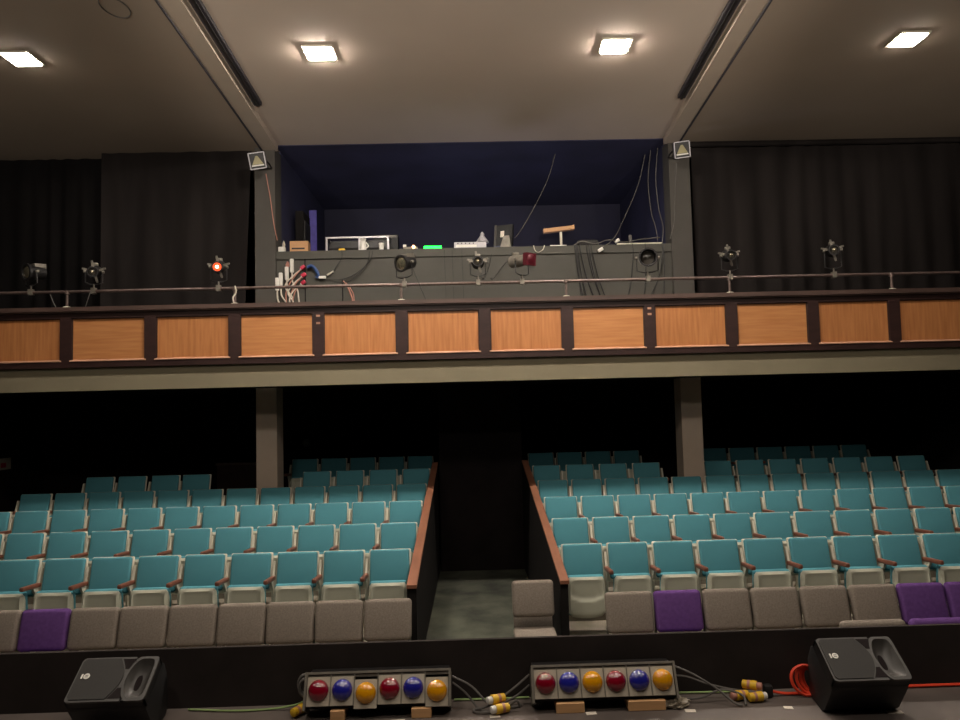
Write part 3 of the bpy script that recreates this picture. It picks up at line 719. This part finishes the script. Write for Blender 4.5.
cable('pink_cable', [(-1.93, 11.38, 3.58), (-1.84, 11.36, 3.46), (-1.80, 11.36, 3.34), (-1.79, 11.36, 3.0)], .009, 'cabpink', 'right pink cable slanting down to the balcony rail', 'pink cables on the booth wall')
struct(MB().box(-2.555, -2.54, 11.40, 11.42, 2.42, 3.955).box(-1.985, -1.97, 11.40, 11.42, 2.42, 3.62).build('trim_booth_seam', 'black'))
# small cables tied to the rail
cable('rail_lead', [(-5.2, 10.2, 3.33), (-5.22, 10.19, 3.25), (-5.26, 10.19, 3.12)], .005, 'cabgrey', 'lead hanging from the second lantern to the balcony top', 'lantern leads')
cable('rail_lead', [(-5.75, 10.2, 3.31), (-5.70, 10.19, 3.2), (-5.66, 10.19, 3.12)], .005, 'cabgrey', 'lead hanging from the bulky left-end lantern', 'lantern leads')
cable('rail_lead', [(-.80, 10.2, 3.55), (-.70, 10.2, 3.3), (-.63, 10.22, 3.12)], .006, 'cabblk', 'lead hanging from the lantern below the LED bar', 'lantern leads')
cable('rail_lead', [(-3.235, 10.19, 3.36), (-3.22, 10.185, 3.27), (-3.26, 10.185, 3.2), (-3.25, 10.185, 3.13)], .010, 'cabwhite', 'pale cord tied around the rail post beside the left column', 'lantern leads')

# notice on the left wall, low panelling in the dark at the back
t = thing('wall_notice', 'small pale notice on the dark wall at the far left', 'notice', (-8.19, 13.2, .73))
MB().box(-.005, .012, -.16, .16, 0, .2).build('sheet', 'offwhite', t)
MB().box(.012, .014, -.12, .02, .04, .12).build('red_print', 'plugred', t)
t = thing('low_partition', 'dim brown low wooden partition behind the left column', 'partition', (-4.2, 13.5, TOP[5] - SH))
MB().box(-.42, .42, 0, .04, 0, .84).build('board', 'mahog', t)
MB().box(-.44, .44, -.03, .07, .84, .88).build('top_rail', 'mahogtop', t)

t = thing('wall_fitting', 'small round pale fitting on the dark back wall beside the left column', 'wall fitting', (-3.225, 14.40, 1.0))
MB().lathe([(.075, 0), (.07, .03), (.05, .05)], Matrix.Rotation(R(90), 4, 'X'), 16).build('cover', 'greymetal', t, True)
MB().lathe([(.085, 0), (.085, .008)], Matrix.Rotation(R(90), 4, 'X'), 16).build('back_ring', 'blackmetal', t, True)

# ------------------------------------------------------------------ stage: wedge speakers
def speaker(x, y, label):
    t = thing('floor_monitor', label, 'loudspeaker', (x, y, 0), 0, 'black wedge loudspeakers on the stage')
    hw = .198
    b0 = Vector((0, 3.82, .214)); b1 = Vector((0, 4.02, .357))
    ex = Vector((1, 0, 0)); ey = (b1 - b0).normalized(); en = ex.cross(ey)
    L = (b1 - b0).length
    F = Matrix(((ex.x, ey.x, en.x, 0), (ex.y, ey.y, en.y, b0.y), (ex.z, ey.z, en.z, b0.z), (0, 0, 0, 1)))   # local: x, along the face, outward
    DP = .05
    c0 = b0 - en * DP; c1 = b1 - en * DP
    sec = [(c0.y, c0.z), (c1.y, c1.z), (4.125, .29), (4.20, .20), (4.20, .02), (4.17, 0), (3.98, 0), (3.95, .02), (c0.y + .005, c0.z - .02)]
    b = bmesh.new(); mb = MB().prism(sec, 'x', -hw, hw)
    vs = [b.verts.new(v) for v in mb.v]
    for f in mb.f: b.faces.new([vs[i] for i in f])
    bmesh.ops.recalc_face_normals(b, faces=list(b.faces))
    bmesh.ops.bevel(b, geom=[e for e in b.edges], offset=.006, segments=2, profile=.5, affect='EDGES')
    cab = MB().bm(b); b.free()
    for a in ((-hw, -hw + .012, 0, L), (hw - .012, hw, 0, L), (-hw, hw, 0, .012), (-hw, hw, L - .012, L)):
        cab.box(*a, -DP - .01, -.002, F)
    cab.v = [Vector((v[0] * (1 - .16 * min(1, max(0, (v[1] - 4.06) / .12))) , v[1], v[2])) for v in cab.v]
    cab.build('cabinet', 'spkbox', t, True)
    def gx(q): return .004 + .046 * math.sin(math.pi * q)          # right edge of the grille
    def hx(q): return .098 - .030 * math.sin(math.pi * q)          # left edge of the horn
    N = 16
    top, bot = L + .004, -.006
    def yy(q): return bot + (top - bot) * q
    # baffle: left field, and a rim round the horn opening
    r = .022
    left = arc((-hw + r, bot + r), r, r, 270, 180, 4) + arc((-hw + r, top - r), r, r, 180, 90, 4)
    poly = [(.08, bot)] + left + [(.08, top)] + [(hx(q) - .008, yy(q)) for q in [1 - i / N for i in range(N + 1)] if hx(q) - .008 < .08]
    MBL = MB().prism(poly, 'z', -.010, .004, F)
    nh = 48
    def hole(j):
        a = 2 * math.pi * j / nh; ca, sa = math.cos(a), math.sin(a)
        e = 5.0; rr = 1 / ((abs(ca) ** e + abs(sa) ** e) ** (1 / e))
        v = L / 2 + (L / 2 - .010) * rr * sa; q = min(1, max(0, v / L))
        xl, xr = hx(q), hw - .010
        return ((xl + xr) / 2 + (xr - xl) / 2 * rr * ca, v)
    def outer(j):
        a = 2 * math.pi * j / nh; ca, sa = math.cos(a), math.sin(a)
        e = 9.0; rr = 1 / ((abs(ca) ** e + abs(sa) ** e) ** (1 / e))
        v = (bot + top) / 2 + (top - bot) / 2 * rr * sa; q = min(1, max(0, v / L))
        xl, xr = hx(q) - .010, hw + .004
        return ((xl + xr) / 2 + (xr - xl) / 2 * rr * ca, v)
    vs = []; fs = []
    for j in range(nh):
        h = hole(j); o = outer(j)
        vs += [F @ Vector((*h, .005)), F @ Vector((*o, .004)), F @ Vector((*o, -.010))]
    for j in range(nh):
        k = (j + 1) % nh
        fs += [(3 * j, 3 * j + 1, 3 * k + 1, 3 * k), (3 * j + 1, 3 * j + 2, 3 * k + 2, 3 * k + 1)]
    MBL.add(vs, fs).build('baffle', 'spkrim', t)
    g = [(gx(q), .006 + (L - .012) * q) for q in [i / N for i in range(N + 1)]]
    g += [(-hw + .022, L - .006), (-hw + .009, L - .022), (-hw + .009, .022), (-hw + .022, .006)]
    MB().prism(g, 'z', .004, .0085, F).build('grille', 'grille', t)
    # hollow horn
    nr = 8; vs = []; fs = []
    tx, ty = .118, L / 2
    for k in range(nr + 1):
        q = k / nr
        for j in range(nh):
            hxx, hyy = hole(j); sc = (1 - q) ** .8 * .86 + .14
            vs.append(F @ Vector((tx + (hxx - tx) * sc, ty + (hyy - ty) * sc, .005 - (DP - .002) * (1 - (1 - q) ** 2.0))))
    for k in range(nr):
        for j in range(nh): fs.append((k * nh + j, k * nh + (j + 1) % nh, (k + 1) * nh + (j + 1) % nh, (k + 1) * nh + j))
    fs.append(tuple(range(nr * nh, (nr + 1) * nh)))
    hn = MB().add(vs, fs).build('horn', 'spkrim', t, True, recalc=False)
    MB().prism([(tx + .016 * math.cos(a), ty + .05 * math.sin(a)) for a in [2 * math.pi * i / 20 for i in range(20)]], 'z', -.0428, -.0405, F).build('throat', 'blackwall', hn)
    for lo in (0, 1):
        pp = []
        for i in range(7):
            q = .02 + .25 * i / 6
            pp.append((gx(q) + .006, .004 + (L - .008) * q))
        for i in range(6, -1, -1):
            q = .02 + .25 * i / 6
            pp.append((max(gx(q) + .007, hx(q) - .012), .004 + (L - .008) * q))
        if lo: pp = [(u, L - v) for u, v in pp]
        MB().prism(pp, 'z', .004, .0055, F).build('port', 'blackwall', t)
    lg = MB()
    lx, ly = -hw + .058, L * .56
    lg.box(lx - .026, lx - .018, ly - .013, ly + .013, .0085, .0105, F)
    lg.prism([(lx + .002 + .016 * math.cos(a), ly + .016 * math.sin(a)) for a in [2 * math.pi * i / 20 for i in range(20)]], 'z', .0085, .0105, F)
    lo = lg.build('logo', 'white', t)
    MB().box(lx - .006, lx + .010, ly + .003, ly + .006, .0105, .0112, F).box(lx - .006, lx + .010, ly - .006, ly - .003, .0105, .0112, F).build('logo_mark', 'spkbox', lo)
    return t
speaker(-1.895, .05, 'black wedge loudspeaker alone on the left of the stage edge')
speaker(1.984, 0, 'black wedge loudspeaker with an orange cable coil behind it')

# ------------------------------------------------------------------ footlight battens
def batten(x0, x1, label, lows):
    t = thing('footlight_batten', label, 'stage light', (x0, 0, 0), 0, 'footlight battens at the stage edge')
    n = 6; W = x1 - x0; cw = W / n
    b0 = Vector((0, 4.085, .068)); b1 = Vector((0, 4.155, .212))
    ey = (b1 - b0).normalized(); ex = Vector((1, 0, 0)); en = ex.cross(ey); L = (b1 - b0).length
    F = Matrix(((ex.x, ey.x, en.x, 0), (ex.y, ey.y, en.y, b0.y), (ex.z, ey.z, en.z, b0.z), (0, 0, 0, 1)))
    hs = MB().prism([(4.085, .055), (4.27, .055), (4.27, .20), (4.16, .212), (4.10, .10)], 'x', .0, W)
    hs.build('housing', 'blackmetal', t)
    MB().box(-.012, 0, -.02, L + .009, -.10, .030, F).build('end_plate', 'greymetal', t); MB().box(W, W + .012, -.02, L + .009, -.10, .030, F).build('end_plate', 'greymetal', t)
    MB().box(-.012, W + .012, L - .003, L + .009, -.10, .024, F).box(0, W, L - .020, L - .003, .004, .014, F).build('hood', 'greymetal', t)
    cols = ('red', 'blue', 'yellow') * 2
    for i in range(n):
        dy = -.018 if i in lows else 0.0
        cxx = cw * (i + .5)
        p = MB().box(cw * i + .003, cw * (i + 1) - .003, .0 + dy, L - .016 + dy, .010, .018, F).build('face_plate', 'faceplate', t)
        MB().box(cw * i - .003, cw * i + .003, 0, L, .004, .022, F).build('divider', 'greymetal', p)
        prof = [(.055 * math.cos(R(a)), .018 + .040 * math.sin(R(a))) for a in range(0, 90, 9)] + [(.0005, .058)]
        MB().lathe(prof, F @ Matrix.Translation((cxx, L / 2 - .003 + dy, 0)), 28).build('lamp_' + {'red': 'red', 'blue': 'blue', 'yellow': 'amber'}[cols[i]], cols[i], t, True)
    return t
batten(-.932, -.172, 'left footlight batten of six coloured lamps, amber ones set low', (2, 5))
batten(.286, 1.046, 'right footlight batten of six coloured lamps, level row', ())
for i, (xa, xb, lab) in enumerate(((-.80, -.725, 'small pine block under the left end of the left batten'), (-.37, -.265, 'pine block under the right end of the left batten'),
                                   (.40, .55, 'pine block under the left end of the right batten'), (.785, .985, 'longest pine block, under the right end of right batten'))):
    tag(MB().rbox(((xa + xb) / 2, 4.125, .0265), (xb - xa, .13, .053), .003, 1).build('wood_block', 'woodblk'), lab, 'wood block', 'pine blocks under the battens')
# tape marks
for i, (x, y, s, rz, lab) in enumerate(((-.44, 4.035, .075, .1, 'white tape mark before the left batten'), (.072, 4.055, .055, .05, 'white tape mark between the two battens'),
                                      (.583, 4.05, .055, .1, 'white tape mark below the right batten'), (1.11, 4.042, .055, -.1, 'white tape mark right of the right batten'),
                                      (1.634, 4.04, .045, -.15, 'small white tape mark between right batten and right speaker'), (2.15, 4.0 - .06, .08, -.05, 'white tape mark in front of the right speaker'))):
    o = MB().box(-s / 2, s / 2, -.018, .018, 0.0, .002, Matrix.Rotation(rz, 4, 'Z')).build('tape_mark', 'tape', None, False, (x, y, 0)); tag(o, lab, 'tape mark', 'white tape marks on the stage')
# crumpled film
b = bmesh.new(); bmesh.ops.create_icosphere(b, subdivisions=3, radius=1)
rn = random.Random(9)
for v in b.verts:
    k = .7 + .5 * rn.random(); v.co = Vector((v.co.x * .075 * k, v.co.y * .045 * k, max(0, (v.co.z + .75) * .03 * k)))
o = MB().bm(b).build('crumpled_bag', 'bag', None, False, (1.045, 4.10, 0)); b.free(); tag(o, 'crumpled clear plastic bag beside the right batten block', 'bag')

# stage cables
gz = .009
cable('green_cable', [(-1.62, 4.26, gz), (-1.35, 4.22, gz), (-1.15, 4.23, gz), (-1.02, 4.22, .03), (-.96, 4.20, .06)], .0055, 'cabgreen', 'green cable on the stage left of the left batten', 'green cables along the stage edge')
cable('green_cable', [(-.15, 4.275, gz), (.05, 4.27, gz), (.27, 4.275, gz)], .0055, 'cabgreen', 'green cable along the wall between the two battens', 'green cables along the stage edge')
cable('green_cable', [(1.07, 4.27, gz), (1.25, 4.265, gz), (1.42, 4.26, gz)], .0055, 'cabgreen', 'green cable along the wall right of the right batten', 'green cables along the stage edge')
for i, (pts, lab) in enumerate((
    ([(-.155, 4.18, .17), (-.05, 4.16, .12), (.05, 4.12, .035), (.16, 4.14, .012), (.22, 4.17, .01)], 'upper black cable from the left batten end'),
    ([(-.155, 4.2, .13), (-.08, 4.17, .08), (-.01, 4.13, .012), (.06, 4.10, .01), (.15, 4.12, .01)], 'lower black cable from the left batten end'),
    ([(.27, 4.2, .16), (.18, 4.17, .10), (.05, 4.13, .03), (-.04, 4.12, .012), (-.01, 4.08, .012), (.08, 4.09, .012)], 'black cable from the right batten to the yellow plugs'),
    ([(.27, 4.21, .10), (.2, 4.2, .05), (.12, 4.17, .02), (.14, 4.12, .02), (.19, 4.10, .06), (.21, 4.11, .02)], 'black cable looping over the middle yellow plugs'))):
    cable('black_cable', pts, .006, 'cabgrey', lab, 'cables between the battens')
for i, (pts, lab) in enumerate((
    ([(1.06, 4.18, .19), (1.16, 4.16, .15), (1.28, 4.13, .08), (1.36, 4.08, .02), (1.40, 4.07, .009)], 'grey cable slanting down from the right batten to the floor'),
    ([(1.06, 4.2, .13), (1.14, 4.2, .12), (1.25, 4.2, .08), (1.36, 4.2, .05), (1.47, 4.2, .03)], 'grey cable from the right batten to the right yellow plugs'),
    ([(1.08, 4.15, .02), (1.2, 4.14, .03), (1.32, 4.16, .06), (1.42, 4.13, .04), (1.42, 4.07, .01)], 'grey cable looping on the floor right of the right batten'))):
    cable('grey_cable', pts, .006, 'cabgrey', lab, 'cables right of the right batten')
o = MB().tube([(-.96 + .035 * math.cos(a) - .0, 4.19, .15 + .05 * math.sin(a)) for a in [2 * math.pi * i / 20 for i in range(20)]], .009, 6, True).tube([(-.955 + .03 * math.cos(a), 4.165, .14 + .045 * math.sin(a)) for a in [2 * math.pi * i / 20 for i in range(20)]], .009, 6, True).build('cable_loop', 'cabgrey', None, True)
tag(o, 'coiled grey cable at the left end of the left batten', 'cable')
def plug(x, y, z, rz, lab, grp, tip='white'):
    t = thing('yellow_plug', lab, 'plug', (x, y, z), rz, grp)
    X = Matrix.Rotation(R(90), 4, 'Y')
    MB().lathe([(.012, -.05), (.022, -.045), (.024, 0), (.026, .01), (.026, .03)], X, 12).build('plug_body', 'plugyel', t, True)
    MB().lathe([(.020, .03), (.020, .055), (.015, .058)], X, 12).build('plug_tip', tip, t, True)
    MB().lathe([(.0245, -.02), (.0245, -.005)], X, 12).build('band', 'cabpink', t, True)
plug(.085, 4.12, .065, R(205), 'upper yellow plug in the cable tangle between the battens', 'yellow plugs between the battens')
plug(.105, 4.08, .03, R(200), 'lower yellow plug in the cable tangle between the battens', 'yellow plugs between the battens')
plug(-.985, 4.15, .03, R(60), 'yellow plug at the left end of the left batten', 'yellow plug beside the left batten')
plug(1.42, 4.16, .028, R(195), 'leftmost yellow plug of three by the orange cable', 'yellow plugs by the orange cable', 'cabpink')
plug(1.49, 4.18, .072, R(-30), 'topmost yellow plug of three by the orange cable', 'yellow plugs by the orange cable', 'cabpink')
plug(1.50, 4.13, .028, R(10), 'lower yellow plug of three by the orange cable', 'yellow plugs by the orange cable')
o = MB().rbox((1.585, 4.19, .035), (.05, .05, .07), .015, 2).build('black_plug', 'blackmetal', None, True); tag(o, 'black plug at the end of the orange cable', 'plug')
cable('orange_cable', [(1.60, 4.20, .03), (1.70, 4.20, .012), (1.95, 4.21, .012), (2.3, 4.245, .012), (2.8, 4.25, .012), (3.2, 4.25, .012)], .008, 'caborange', 'orange cable running along the stage edge behind the right speaker')
coil = thing('cable_coil', 'coil of orange cable against the left side of the right speaker', 'cable coil', (0, 0, 0))
for cx, cz, rx, rz, yy in ((1.80, .085, .080, .074, 4.19), (1.815, .082, .060, .066, 4.205), (1.83, .078, .046, .060, 4.22), (1.835, .074, .030, .052, 4.235)):
    MB().tube([(cx + rx * math.cos(a) * (1 if math.cos(a) > 0 else 1.0 + .12 * math.sin(a)), yy + .02 * math.sin(a), .0095 + cz - .01 + rz * math.sin(a)) for a in [2 * math.pi * k / 30 for k in range(30)]], .009, 6, True).build('loop', 'caborange', coil, True)
